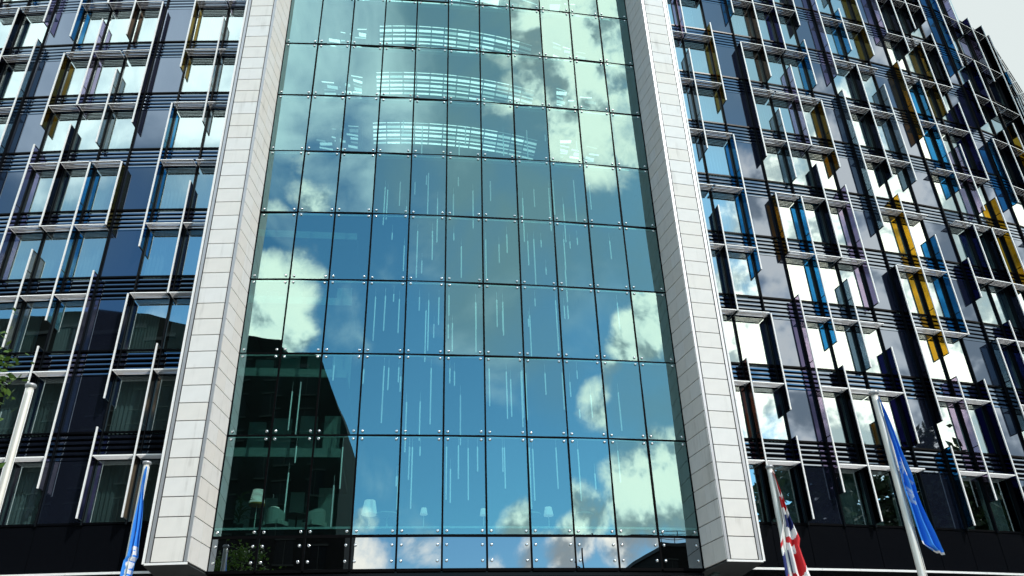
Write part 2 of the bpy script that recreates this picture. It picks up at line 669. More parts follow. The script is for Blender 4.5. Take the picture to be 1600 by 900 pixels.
FINS = {0: '0s-2s brown,2h-4m black,5m-7m grey,7h-9m purple',
        1: '0s-1s navy,1m-2h black,3m-5h blue,6m-8s amber,8h-10s black',
        2: '0m-3s purple,3h-4h amber,5m-7h black,8m-9h blue',
        3: '0s-2s black,2m-4h blue,5s-6m grey,7s-9m brown',
        4: '0h-1m amber,2s-3m grey,3h-5m black,5h-7m purple,7h-9m navy',
        5: '1s-2m navy,3s-5s purple,5m-6h amber,7s-8s blue,8m-9h black',
        6: '0s-1s blue,1m-3h black,4m-7s grey,7m-9h purple',
        7: '0m-2s purple,2m-5s gold,5m-7h black,8s-9s blue,9m-10m grey',
        8: '0s-2s navy,2h-4m blue,5m-7m grey,8s-10s amber',
        9: '1m-2h grey,3m-4s navy,6m-8s amber,8h-10s purple',
        10: '1s-3s navy,3h-4h navy,5m-7h blue,8m-10s black',
        11: '2h-4h black,5s-6m purple,7s-8h amber,9s-10h black',
        12: '3h-5m gold,5h-7m navy,7h-9s black,9m-10h black',
        13: '5m-6h blue,7s-8s navy,8m-10h blue',
        14: '5h-7s black,7m-8h navy,9m-10h purple',
        15: '6s-7m gold,8m-9h purple,9h-10h navy',
        16: '4s-6m navy,7m-10s black',
        17: '6s-8m blue,9s-10s black', 18: '5s-7s purple,8s-9m blue', 19: '6h-9s black', 20: '5s-8s navy', 21: '6s-9s amber'}


def build_wing(pts, side, nfl):
    """pts: plan of pier end + mullions, running outwards"""
    n = len(pts)
    for i in range(n):                                     # mullions and fins
        a = pts[max(i - 1, 0)]
        b = pts[min(i + 1, n - 1)]
        t = (b - a) * side
        rz = math.atan2(t.y, t.x)
        if i == 0:
            continue
        mi = i - 1
        top = ZS + FL * nfl(mi) if nfl(mi) < 10.5 else 44
        me = cached(('mull', round(top, 2)), lambda: mk_mullion(top - 8.64))
        put('mullion', me, hotel, (pts[i].x, pts[i].y, 8.64), rz)
        for ent in FINS.get(mi, '').split(','):
            if not ent:
                continue
            rng, col = ent.split()
            if side < 0 and col == 'amber_lit':
                col = 'amber'
            c0, c1 = rng.split('-')
            za, zb = lz(c0), lz(c1)
            if za > ZS + FL * nfl(mi) - .5:
                continue
            zb = min(zb, ZS + FL * nfl(mi) + (.2 if nfl(mi) > 10.5 else 0))
            if c0[-1] == 's' and c0 == '0s':
                za += .02
            L = round(zb - za, 2)
            jn = tuple(round(ZS + .12 + FL * k - za, 2) for k in range(12) if za + .3 < ZS + .12 + FL * k < zb - .3)
            f = put('fin', cached(('fin', L, col, jn), lambda: mk_fin(L, col, jn)), hotel, (pts[i].x, pts[i].y, za), rz)
            put('edge_strip', cached(('edge', L), lambda: mk_edge(L)), f)
    for i in range(n - 1):                                 # bays
        b = i - 1                                          # bay index, -1 next to the pier
        A, B = (pts[i], pts[i + 1]) if side > 0 else (pts[i + 1], pts[i])
        d = B - A
        wd = round(d.length, 3)
        rz = math.atan2(d.y, d.x)
        panel = b in PANEL
        nf = nfl(max(b, 0))
        put('base_panel', cached(('base', wd), lambda: mk_base(wd)), hotel, (A.x, A.y, 7.16), rz)
        for k in range(int(nf)):
            z = ZS + FL * k
            if panel:
                put('panel', cached(('panel', wd), lambda: mk_panel(wd)), hotel, (A.x, A.y, z), rz)
            else:
                wobj = put('window', cached(('win', wd), lambda: mk_window(wd)), hotel, (A.x, A.y, z), rz + random.gauss(0, .0012))
                part = random.choice([1.0, 1.0, 1.0, .5, .72])
                put('curtain', cached(('curt', wd, part), lambda: mk_curtain(wd, part)), wobj)
                near = k <= 3 and b < 8
                lv = put('sun_louvre', cached(('lou', wd, near), lambda: mk_louvre(wd, not near)), hotel, (A.x, A.y, z + 2.0), rz)
                if near:
                    for q in range(5):
                        put('blade', cached(('bl', wd, q == 0), lambda: mk_blade(wd, q == 0)), lv, (0, -.47 + q * .088, 0))
            put('spandrel', cached(('sp', wd), lambda: mk_spandrel(wd)), hotel, (A.x, A.y, z + 2.0), rz)
    # dark core behind the glazing, roof edge and edge trim under the lowest floor
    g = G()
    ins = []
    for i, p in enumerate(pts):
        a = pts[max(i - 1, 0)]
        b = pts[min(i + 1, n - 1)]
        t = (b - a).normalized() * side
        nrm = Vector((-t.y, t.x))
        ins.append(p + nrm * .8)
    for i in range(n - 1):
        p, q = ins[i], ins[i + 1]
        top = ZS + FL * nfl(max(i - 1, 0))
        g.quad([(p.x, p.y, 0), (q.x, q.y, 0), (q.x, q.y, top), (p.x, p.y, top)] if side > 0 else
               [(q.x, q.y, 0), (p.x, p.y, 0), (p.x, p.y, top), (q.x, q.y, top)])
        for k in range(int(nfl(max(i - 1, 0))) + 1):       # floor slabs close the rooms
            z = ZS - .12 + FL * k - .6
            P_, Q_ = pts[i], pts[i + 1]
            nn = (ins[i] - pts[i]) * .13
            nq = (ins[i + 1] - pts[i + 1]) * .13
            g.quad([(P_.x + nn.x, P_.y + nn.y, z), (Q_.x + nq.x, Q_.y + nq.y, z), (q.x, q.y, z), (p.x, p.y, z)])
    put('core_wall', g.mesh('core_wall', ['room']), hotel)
    g = G()
    for i in range(n - 1):
        A, B = (pts[i], pts[i + 1]) if side > 0 else (pts[i + 1], pts[i])
        t = (B - A).normalized()
        nrm = Vector((t.y, -t.x))
        a0, b0 = A + nrm * .36, B + nrm * .36
        a1, b1 = A - nrm * .05, B - nrm * .05
        e = t * .004
        for (p0, p1, q1, q0, za, zb, mi) in ((a0 + e, b0 - e, b1 - e, a1 + e, 7.085, 7.155, 0),):
            g.prism([(p0.x, p0.y), (p1.x, p1.y), (q1.x, q1.y), (q0.x, q0.y)], za, zb, mi)
    put('edge_trim', g.mesh('edge_trim', ['alu']), hotel)
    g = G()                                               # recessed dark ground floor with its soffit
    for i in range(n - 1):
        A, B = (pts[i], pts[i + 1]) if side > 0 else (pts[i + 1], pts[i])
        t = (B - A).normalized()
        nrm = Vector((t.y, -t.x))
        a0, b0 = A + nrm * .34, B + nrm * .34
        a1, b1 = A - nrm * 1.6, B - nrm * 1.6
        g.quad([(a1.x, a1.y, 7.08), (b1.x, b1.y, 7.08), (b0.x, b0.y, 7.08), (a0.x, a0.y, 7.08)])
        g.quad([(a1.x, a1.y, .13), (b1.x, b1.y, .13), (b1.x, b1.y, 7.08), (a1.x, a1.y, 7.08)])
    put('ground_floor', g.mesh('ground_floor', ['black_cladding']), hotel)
    g = G()                                               # flat roofs
    for i in range(n - 1):
        p, q = pts[i], pts[i + 1]
        top = ZS + FL * nfl(max(i - 1, 0))
        bk = Vector((0, 9))
        pl = [(p.x, p.y), (q.x, q.y), (q.x, q.y + 9), (p.x, p.y + 9)]
        if side < 0:
            pl = [(q.x, q.y), (p.x, p.y), (p.x, p.y + 9), (q.x, q.y + 9)]
        g.prism(pl, top, top + .25)
    put('roof_edge', g.mesh('roof_edge', ['dark_metal']), hotel)


build_wing(ptsR, 1, lambda b: 11 if b < 15 else 10)
build_wing(ptsL, -1, lambda b: 11)

# ---- white stone piers
P0, P1, P2, P3 = Vector((7.825, .27)), Vector((8.085, -1.2)), Vector((9.385, -1.05)), Vector((9.45, .75))
PZ0, PZ1 = 7.09, 41.8
courses = [(7.13, 7.84)]
z = 7.84
while z < PZ1 - .7:
    courses.append((z, z + .6025))
    z += .6025


def on(a, b, t):
    return a + (b - a) * t


for sgn in (1, -1):
    def M(p):
        return Vector((p.x * sgn, p.y))
    pier = put('stone_pier', None, hotel)
    bpy.data.objects.remove(pier)
    g = G()
    mid = Vector((8.7, -.35))
    pl = [p + (mid - p).normalized() * .05 for p in (P0, P1, P2, P3)]
    pl[0] = P0 + Vector((.06, .05))
    pl = [M(p) for p in pl]
    if sgn < 0:
        pl.reverse()
    g.prism([(p.x, p.y) for p in pl], PZ0 + .01, PZ1)
    pier = put('stone_pier', g.mesh('stone_pier', ['stone_joint']), hotel)

    def slab(a, b, z0, z1, th, mat, name, proud=0.0):
        a_, b_ = M(a), M(b)
        if sgn < 0:
            a_, b_ = b_, a_
        d = b_ - a_
        L = d.length
        key = ('slab', round(L, 3), round(z1 - z0, 3), th, mat, name)

        def mk():
            g = G()
            g.box(0, L, 0, th, 0, z1 - z0)
            return g.mesh(name, [mat])
        return put(name, cached(key, mk), pier, (a_.x, a_.y, z0), math.atan2(d.y, d.x))
    # the front face between the two grey strips, and the splayed reveal towards the glass
    nf = Vector((P2.y - P1.y, -(P2.x - P1.x))).normalized()
    rv = P1 - P0
    for (za, zb) in courses:
        j = .015
        slab(on(P1, P2, .115), on(P1, P2, .81), za + j, zb - j, .06, 'stone', 'tile')
        # order so that the face normal looks into the opening
        slab(on(P0, P1, .006), on(P0, P1, .497), za + j, zb - j, .06, 'stone', 'tile')
        slab(on(P0, P1, .503), on(P0, P1, .982), za + j, zb - j, .06, 'stone', 'tile')
    slab(on(P1, P2, .015), on(P1, P2, .085), PZ0 + .04, PZ1, .03, 'alu_grey', 'metal_strip')
    slab(on(P1, P2, .84), on(P1, P2, .915), PZ0 + .04, PZ1, .03, 'alu_grey', 'metal_strip')
    for k in range(19):
        za = PZ0 + k * 1.8
        slab(on(P1, P2, .945), on(P1, P2, 1.0), za + .004, min(za + 1.8, PZ1) - .004, .3, 'alu', 'corner_trim')
    slab(on(P1, P2, .0), on(P1, P2, .944), PZ0 - .03, PZ0 + .03, .04, 'alu', 'bottom_trim')
    g = G()
    pl = [M(p) for p in (P0 + Vector((.03, .0)), P1 + Vector((.02, .03)), P2 + Vector((-.02, .05)), P3 + Vector((0, 1.2)), P0 + Vector((.03, 1.9)))]
    if sgn < 0:
        pl.reverse()
    g.prism([(p.x, p.y) for p in pl], PZ0 - .02, PZ0 + .005)
    put('soffit', g.mesh('soffit', ['soffit']), pier)

# ---- atrium curtain wall
cols = [arc((j - 5.5) * SW, 0) for j in range(12)]
rows = [(7.10, Z0, 'base')] + [(Z0, Z1, 'main')] + [(Z1 + FL * k, Z1 + FL * (k + 1), 'main') for k in range(10)]
GAP = .028


def mk_pane(w_, h_, mat):
    g = G()
    g.box(GAP, w_ - GAP, 0, .016, GAP, h_ - GAP)
    return g.mesh('glass_pane', [mat])


def mk_studs(w_, spots):
    g = G()
    for x, z in spots:
        g.lathe([(.020, -.02), (.020, .012), (.044, .014), (.047, .026), (.040, .040), (.020, .049)], 12, (x, 0, z), 'y')
    return g.mesh('fixing_studs', ['steel'])


for j in range(11):
    A, B = cols[j], cols[j + 1]
    d = B - A
    wd = round(d.length, 3)
    rz = math.atan2(d.y, d.x)
    for r, (za, zb, kind) in enumerate(rows):
        h_ = round(zb - za, 3)
        mat = 'atrium_glass' if kind == 'main' else 'base_glass'
        ry_, rx_ = random.gauss(0, .014), random.gauss(0, .010)     # every pane hangs a little out of true
        nn = Vector((-math.sin(rz), math.cos(rz)))
        q = A - nn * (math.sin(ry_) * wd / 2) + nn * (math.sin(rx_) * h_ / 2)
        p = put('glass_pane', cached(('pane', wd, h_, mat), lambda: mk_pane(wd, h_, mat)), hotel, (q.x, q.y, za), rz + ry_, rx_)
        e = .145
        zz = [e, h_ - .13] if kind == 'main' else [.275, h_ - .28]
        if r == 1:
            zz = [.15, h_ - .13]
        sp = [(x, zq) for x in (e, wd - e) for zq in zz]
        if r <= 5:
            for q in sp:
                put('fixing_stud', cached('one_stud', lambda: mk_studs(0, [(0, 0)])), p, (q[0], 0, q[1]))
        else:
            st = put('fixing_stud', cached(('stud', wd, h_), lambda: mk_studs(wd, sp)), p)
            st['kind'] = 'stuff'
for j in range(12):                                       # vertical joints
    a = ((j - 5.5) * SW) / RC
    g = G()
    g.box(-.031, .031, -.019, .05, 0, rows[-1][1] - 7.1)
    put('glazing_bar', g.mesh('glazing_bar', ['seal']), hotel, (cols[j].x, cols[j].y, 7.1), a)
for r, (za, zb, kind) in enumerate(rows):                 # horizontal joints and the rail behind each
    hh = .085 if r == 1 else (.058 if r else .09)
    g = G()
    g2 = G()
    for j in range(11):
        A, B = cols[j], cols[j + 1]
        t = (B - A).normalized()
        n_ = Vector((-t.y, t.x))
        e = t * .031
        for (o0, o1, z0, z1, gg) in ((-.016, .04, za - hh / 2, za + hh / 2, g), (.16, .20, za - .01, za + .035, g2)):
            a0, b0, b1, a1 = A + e + n_ * o0, B - e + n_ * o0, B - e + n_ * o1, A + e + n_ * o1
            gg.prism([(a0.x, a0.y), (b0.x, b0.y), (b1.x, b1.y), (a1.x, a1.y)], z0, z1)
    put('glazing_bar', g.mesh('glazing_bar', ['seal']), hotel)
    if r > 1:
        put('transom', g2.mesh('transom', ['transom']), hotel)


def ring(g, o0, o1, z0, z1, mi=0, s0=-7.8, s1=7.8, n=11):
    for j in range(n):
        sa = s0 + (s1 - s0) * j / n
        sb = s0 + (s1 - s0) * (j + 1) / n
        p = [arc(sa, -o0), arc(sb, -o0), arc(sb, -o1), arc(sa, -o1)]
        g.prism([(q.x, q.y) for q in p], z0, z1, mi)


g = G()                                                   # lobby floor edge seen behind the lowest panes
ring(g, .10, 9.0, 7.0, 8.40)
put('floor_slab', g.mesh('floor_slab', ['black_cladding']), hotel)
g = G()
ring(g, .09, .16, 8.402, 8.47)
put('floor_edge', g.mesh('floor_edge', ['transom']), hotel)
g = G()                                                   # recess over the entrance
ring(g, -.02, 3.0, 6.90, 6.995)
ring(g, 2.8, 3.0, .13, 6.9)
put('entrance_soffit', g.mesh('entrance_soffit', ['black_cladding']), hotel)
g = G()                                                   # inside of the atrium
ring(g, 13.0, 13.3, 8.4, 43, 0, -9.2, 9.2)
for sg in (-1, 1):
    g.box(sg * 8.3 - .1, sg * 8.3 + .1, .45, 13.6, 7.0, 43)
put('atrium_wall', g.mesh('atrium_wall', ['atrium_wall']), hotel)
g = G()
ring(g, -.1, 14, 43.0, 43.3, 0, -9.4, 9.4)  # closed roof out of view, put on to keep the atrium dark
put('atrium_roof', g.mesh('atrium_roof', ['dark_metal']), hotel)

# galleries of the upper floors: dark ceilings with bowed glowing bands standing in for the bright lattice
for k in range(4, 10):
    zc = Z1 + FL * k - .02
    g = G()
    ring(g, .35, 12.5, zc, zc + .22)
    gal = put('gallery_ceiling', g.mesh('gallery_ceiling', ['ceiling']), hotel)
    if k == 4:
        continue
    g = G()
    rr = 17.0
    bands = [(1.50, 1.55), (1.72, 1.88), (2.02, 2.10), (2.26, 2.42), (2.55, 2.64), (2.82, 2.94)] if k != 8 else [(1.42, 1.48), (1.80, 2.22), (2.36, 2.42), (2.60, 2.75)]
    rnd = random.Random(k)
    for (d0, d1) in bands:
        x = -3.9
        while x < 3.4:
            wseg = .62 if k != 8 else .98
            q = []
            for xx, dp in ((x, d0), (x + wseg - .05, d0), (x + wseg - .05, d1), (x, d1)):
                yy = dp + rr - math.sqrt(rr * rr - (xx + 1.5) ** 2)
                q.append((xx, yy, zc - .012))
            g.quad(list(reversed(q)), rnd.choice([0, 0, 0, 1]) if x < 1.6 else rnd.choice([0, 1, 1, 2]))
            x += wseg
        for sg in (-1, 1):                               # broken glowing bands at the ends of each gallery
            x = sg * 4.5
            for i in range(3):
                wseg = rnd.uniform(.35, .6)
                if rnd.random() < .8:
                    x1 = x + sg * wseg
                    y0 = d0 + .45 + .25 * i
                    y1 = y0 + (d1 - d0) * rnd.uniform(.9, 1.5)
                    sk = rnd.uniform(-.05, .2)
                    q = [(min(x, x1), y0, zc - .012), (max(x, x1), y0 + sk, zc - .012), (max(x, x1), y1 + sk, zc - .012), (min(x, x1), y1, zc - .012)]
                    g.quad(list(reversed(q)), rnd.choice([0, 1, 1, 2]))
                x += sg * (wseg + rnd.uniform(.12, .3))
    put('glow_band', g.mesh('glow_band', ['band_glow', 'band_glow_dim', 'band_glow_faint']), gal)
    g = G()
    for xx in (-4.35, 4.3, -5.3, 5.35):
        g.tube([(xx, 2.2, zc - 2.9), (xx * 1.02, 2.0, zc)], .11, 8)
    put('raking_column', g.mesh('raking_column', ['ceiling']), gal)

# stair hall at the left end: landings and pale wall panels, seen where the glass mirrors the dark building
principled('landing', (.30, .36, .35), .6)
rnd = random.Random(3)
for k in range(0, 4):
    zc = Z1 + FL * k
    g = G()
    g.box(-8.15, -4.2, 1.6, 6.0, zc - .28, zc - .02)
    ld = put('landing', g.mesh('landing', ['ceiling']), hotel)
    g = G()
    g.box(-8.15, -4.2, 1.56, 1.598, zc - .26, zc + .05)
    put('landing_edge', g.mesh('landing_edge', ['landing']), ld)
    for i in range(4):
        xa = -7.9 + i * .95 + rnd.uniform(0, .15)
        g = G()
        hh = rnd.uniform(1.1, 2.1)
        g.box(xa, xa + rnd.uniform(.4, .75), 3.4, 3.45, zc - 2.9 + (0 if k else .1), zc - 2.9 + hh)
        put('wall_panel', g.mesh('wall_panel', ['landing']), ld)

# hanging light tubes
rnd = random.Random(21)
tube_cache = {}
ORD = ['first', 'second', 'third', 'fourth', 'fifth', 'sixth', 'seventh', 'eighth', 'ninth', 'tenth', 'eleventh']
for r in range(0, 6):
    zt = [11.466, 14.466, 17.466, 20.466, 23.466, 26.466][r]
    for c in range(1, 10):
        if c in (1, 2):
            nt_ = 2 if r < 2 else 0
        elif c == 9:
            nt_ = 1
        elif r == 5:
            nt_ = rnd.choice([1, 2])
        else:
            nt_ = rnd.choice([2, 3, 4, 4, 5])
        for q in range(nt_):
            L = round(rnd.choice([.35, .6, .9, 1.2, 1.5, 1.9, 2.2]), 2)
            x = (c - 5.5 + rnd.uniform(.06, .94)) * SW
            dpt = rnd.uniform(1.0, 2.0)
            top = zt + .1 + (0 if rnd.random() < .62 else -rnd.uniform(.3, 1.5))
            top += (dpt - 1.3) * .25

            def mk():
                g = G()
                g.lathe([(.019, -L), (.023, -L + .02), (.023, -.02), (.01, 0)], 8)
                g.tube([(0, 0, 0), (0, 0, .35)], .003, 4)
                return g.mesh('light_tube', ['tube'])
            if L not in tube_cache:
                tube_cache[L] = mk()
            p = arc(x, -dpt)
            tag(put('light_tube', tube_cache[L], None, (p.x, p.y, top)), f'{"short" if L < .8 else "long"} pale light tube {"near the top" if top > zt - .2 else "lower down"} behind the {ORD[c]} glass column, {ORD[r]} storey up', 'light', 'hanging light tubes in the atrium')

# ------------------------------------------------------------------ lobby furniture behind the lowest panes
LZ = 8.40


def lamp(x, y, zs, rs, label, orange=False):
    t = thing('standing_lamp', label, 'lamp', (x, y, LZ), 0, 'lobby lamps')
    g = G()
    g.lathe([(.13, 0), (.13, .02), (.018, .03), (.012, zs - LZ)], 14)
    put('stand', g.mesh('stand', ['alu']), t)
    g = G()
    g.lathe([(rs, 0), (rs * .98, .02), (rs * .68, rs * 1.75)], 20)
    put('lamp_shade', g.mesh('lamp_shade', ['lamp_white']), t, (0, 0, zs - LZ))
    if orange:
        g = G()
        g.lathe([(rs * 1.02, -.07), (rs * 1.02, -.003)], 20)
        put('shade_band', g.mesh('shade_band', ['shade_orange']), t, (0, 0, zs - LZ))
    return t


lamp(-6.84, 1.7, 9.62, .26, 'tall lamp with white shade and orange band in the left lobby corner', True)
lamp(-6.2, 1.4, 9.02, .22, 'lower lamp with white shade beside the lobby table at left', True)
lamp(-3.1, 1.5, 9.20, .27, 'white lamp shade behind the glass above the left cloud reflection')
lamp(-1.28, 1.5, 9.20, .13, 'small pinkish white lamp shade behind the fifth pane')
lamp(.75, 1.5, 9.18, .13, 'small white lamp shade behind the pane just right of centre')
lamp(3.0, 1.54, 9.18, .17, 'white lamp shade behind the pane left of the large cloud')


def armchair(x, y, rz, label):
    t = thing('armchair', label, 'chair', (x, y, LZ), rz, 'lobby chairs')
    g = G()
    g.box(-.3, .3, -.28, .28, .3, .44)
    put('seat', g.mesh('seat', ['chair_fabric']), t)
    g = G()
    n = 10
    for i in range(n):
        a0 = math.pi * (i / n) + 0
        a1 = math.pi * ((i + 1) / n)
        r0, r1 = .30, .345
        hh = lambda a: .66 + .18 * math.sin(a)
        p = [(r0 * math.cos(a0), r0 * math.sin(a0)), (r1 * math.cos(a0), r1 * math.sin(a0)), (r1 * math.cos(a1), r1 * math.sin(a1)), (r0 * math.cos(a1), r0 * math.sin(a1))]
        b = len(g.v)
        g.v += [(*p[0], .3), (*p[1], .3), (*p[2], .3), (*p[3], .3), (*p[0], hh(a0)), (*p[1], hh(a0)), (*p[2], hh(a1)), (*p[3], hh(a1))]
        for f in ((3, 2, 1, 0), (4, 5, 6, 7), (0, 1, 5, 4), (1, 2, 6, 5), (2, 3, 7, 6), (3, 0, 4, 7)):
            g.f.append(tuple(b + q for q in f))
            g.m.append(0)
            g.sm.append(False)
    put('backrest', g.mesh('backrest', ['chair_fabric']), t)
    g = G()
    g.tube([(-.25, -.22, 0), (-.2, -.18, .3)], .015, 6)
    lg = g.mesh('leg', ['alu'])
    for k in range(4):
        put('leg', lg, t, (0, 0, 0), k * math.pi / 2)
    return t


armchair(-6.05, 1.0, 2.6, 'white armchair beside the dark table in the left lobby')
armchair(-4.85, 1.15, -2.4, 'white armchair right of the dark table in the left lobby')


def table(x, y, rx, h, mat, label, w_=.5):
    t = thing('lobby_table', label, 'table', (x, y, LZ), 0, 'lobby tables')
    g = G()
    g.lathe([(w_, 0), (w_ + .01, .012), (w_ + .01, .03), (w_, .04)], 24)
    put('table_top', g.mesh('table_top', [mat]), t, (0, 0, h))
    g = G()
    g.lathe([(.22, 0), (.2, .02), (.03, .05), (.03, h)], 14)
    put('leg', g.mesh('leg', [mat]), t)
    return t


table(-5.45, 1.3, 0, .68, 'table_dark', 'dark round table between two white lobby armchairs', .42)
table(-2.5, 1.25, 0, .72, 'table_white', 'white table behind the fourth pane', .36)
table(2.35, 1.25, 0, .72, 'table_white', 'white table behind the seventh pane', .34)
table(4.15, 1.25, 0, .72, 'table_white', 'white table behind the cloud reflection at right', .34)

pp = thing('potted_plant', 'tall potted plant with long leaves in the left lobby corner', 'plant', (-7.25, 1.1, LZ))
g = G()
g.lathe([(.13, 0), (.17, .36), (.19, .38), (.16, .36)], 16)
put('pot', g.mesh('pot', ['pot']), pp)
g = G()
rnd = random.Random(5)
for i in range(46):
    a = rnd.uniform(0, 2 * math.pi)
    ln = rnd.uniform(.35, .7)
    z0 = rnd.uniform(.4, 1.35)
    dx, dy = math.cos(a), math.sin(a)
    prev = None
    for k in range(6):
        u = k / 5
        r_ = ln * u * .8
        zz = z0 + ln * (.9 * u - .75 * u * u)
        wd = .035 * math.sin(math.pi * min(1, u + .08))
        cur = ((dx * r_ - dy * wd, dy * r_ + dx * wd, zz), (dx * r_ + dy * wd, dy * r_ - dx * wd, zz))
        if prev:
            g.quad([prev[0], prev[1], cur[1], cur[0]], 0)
        prev = cur
put('leaves', g.mesh('leaves', ['plant_leaf']), pp)
g = G()
g.tube([(0, 0, .34), (.03, .01, .8), (-.02, .03, 1.4)], [.03, .024, .014], 8)
put('stem', g.mesh('stem', ['bark']), pp)

# ------------------------------------------------------------------ flag poles and flags
FH = 9.0


def pole(x, y, label, h_=FH, r_=.075):
    t = thing('flagpole', label, 'flagpole', (x, y, .13), 0, 'flagpoles in front of the hotel')
    g = G()
    g.lathe([(.17, 0), (.17, .03), (r_ * 1.25, .05), (r_ * 1.25, .5), (r_ * 1.1, .55), (r_, h_ - .3), (r_ * .97, h_ - .13)], 20)
    put('pole', g.mesh('pole', ['pole_white']), t)
    g = G()
    g.lathe([(r_ * 1.0, h_ - .129), (r_ * 1.45, h_ - .115), (r_ * 1.5, h_ - .07), (r_ * 1.3, h_ - .05), (r_ * .4, h_ - .03)], 20)
    put('cap', g.mesh('cap', ['alu_grey']), t)
    g = G()
    g.tube([(r_ * 1.25, -.03, .9), (r_ * 1.2, -.03, h_ - .2)], .006, 5)
    put('halyard', g.mesh('halyard', ['alu']), t)
    return t


pole(-9.87, -9.41, 'bare white flagpole at the far left edge')
pole(-8.78, -4.28, 'white flagpole with blue flag in front of the left pier')
pole(8.56, -4.38, 'white flagpole with the red white and navy flag beside the right pier')
pole(8.91, -9.89, 'white flagpole with the large blue flag at right')


def flag(px, py, outline, H, label, pattern, mats, thick=.10, folds=5, leanleft=0.0, seed=1, name='flag'):
    """cloth gathered against the pole: outline = [(drop below pole top, near edge, far edge)], in metres"""
    rnd = random.Random(seed)
    nu, nv = 150, 40
    g = G()
    side = Vector((.985, -.17, 0)).normalized()
    dep = Vector((-.17, -.985, 0)).normalized()
    grid = []
    for i in range(nu + 1):
        dz = outline[0][0] + (outline[-1][0] - outline[0][0]) * i / nu
        for (a, b) in zip(outline, outline[1:]):
            if a[0] <= dz <= b[0] + 1e-6:
                t = (dz - a[0]) / (b[0] - a[0])
                e0 = a[1] + (b[1] - a[1]) * t
                e1 = a[2] + (b[2] - a[2]) * t
                break
        row = []
        for j in range(nv + 1):
            v = j / nv
            x = e0 + (e1 - e0) * v
            wv = math.sin(2 * math.pi * folds * v * .5 + 1.3 + .5 * math.sin(dz * 1.7))
            y = .09 + thick * wv * min(1, .25 + (e1 - e0) * 3) + .02 * math.sin(dz * 5 + v * 4)
            sag = .12 * v * (i / nu) * .6
            row.append(Vector((px, py, H - dz - sag)) + side * x + dep * y)
        grid.append(row)
    for i in range(nu):
        for j in range(nv):
            g.quad([grid[i][j], grid[i + 1][j], grid[i + 1][j + 1], grid[i][j + 1]], pattern((i + .5) / nu, (j + .5) / nv), True)
    me = g.mesh(name, mats)
    o = put(name, me)
    import bmesh
    bm = bmesh.new()
    bm.from_mesh(me)
    bmesh.ops.remove_doubles(bm, verts=bm.verts, dist=1e-5)
    bm.to_mesh(me)
    bm.free()
    return tag(o, label, 'flag')


def strokes(u, v, segs, wd, au=1.0):
    for (u0, v0, u1, v1) in segs:
        du, dv = (u1 - u0) * au, v1 - v0
        L2 = du * du + dv * dv + 1e-9
        t = max(0, min(1, (((u - u0) * au) * du + (v - v0) * dv) / L2))
        if math.hypot((u - u0) * au - t * du, v - v0 - t * dv) < wd:
            return True
    return False


# large blue flag: a white star-like flourish and a small script mark
SEG_R = [(.445, .40, .50, .66), (.44, .66, .505, .38), (.425, .53, .52, .53), (.47, .36, .475, .72), (.50, .60, .57, .90), (.52, .34, .555, .30),
         (.60, .36, .635, .50), (.63, .34, .665, .46), (.655, .52, .68, .36), (.68, .36, .70, .50)]


def pat_r(u, v):
    if strokes(u, v, SEG_R, .042, 4.0):
        return 1
    if u > .985 or (u > .93 and v < .10):
        return 1
    return 0


flag(8.91, -9.89, [(.18, .05, .06), (.7, .06, .13), (1.4, .06, .22), (2.0, .06, .29), (2.45, .05, .31), (3.0, .08, .39), (3.55, .13, .49), (3.72, .36, .53)],
     FH + .1, 'blue flag with small white emblem hanging limp at right', pat_r, ['flag_blue', 'flag_white'], .075, 4, 0, 3)


def pat_l(u, v):
    # white script letters running down the cloth
    segs = [(.60, .25, .60, .75), (.60, .75, .635, .70), (.635, .70, .64, .30), (.64, .30, .67, .25), (.67, .25, .672, .80),
            (.71, .22, .71, .80), (.71, .80, .76, .25), (.76, .25, .762, .80),
            (.80, .22, .80, .70), (.80, .70, .83, .85), (.83, .85, .86, .65), (.86, .65, .86, .22),
            (.91, .25, .95, .75), (.95, .75, .99, .3)]
    if strokes(u, v, segs, .055, 4.0):
        return 1
    return 0


flag(-8.78, -4.28, [(.18, .05, .06), (.7, .02, .10), (1.3, .03, .19), (2.0, .02, .26), (2.5, .02, .30), (2.62, -.04, .24), (3.1, -.06, .22), (3.7, -.08, .22)],
     FH + .1, 'narrow blue flag with white lettering hanging beside the left pier', pat_l, ['flag_blue', 'flag_white'], .07, 4, 0, 5)


def pat_uk(u, v):
    # gathered union flag: bars of the crosses broken up by the folds
    y = u * 210 + (v - .5) * 16 + 5 * math.sin(v * 7)
    if y < 6:
        return 2
    if y < 32:
        return 1 if v < .38 or v > .86 else 2
    if y < 38:
        return 1
    if y < 53:
        return 2 if .25 < v else 1
    if y < 62:
        return 1
    if y < 78:
        return 0 if v > .3 else 1
    if y < 90:
        return 1
    if y < 98:
        return 2
    if y < 108:
        return 1 if v < .72 else 2
    if y < 136:
        return 2 if v > .55 else (1 if v > .34 else 0)
    if y < 150:
        return 1 if v > .45 else 2
    if y < 172:
        return 0 if v > .5 else (2 if v < .28 else 1)
    if y < 182:
        return 1
    return 2


flag(8.56, -4.38, [(.18, .05, .06), (.6, .06, .13), (1.2, .06, .24), (1.7, .05, .36), (2.1, -.10, .46), (2.3, -.14, .40), (3.0, -.16, .52), (3.8, -.14, .68), (4.6, -.1, .8)],
     FH + .1, 'red white and navy flag with crosses gathered against its pole', pat_uk, ['flag_navy', 'flag_white', 'flag_red'], .09, 5, 0, 9)


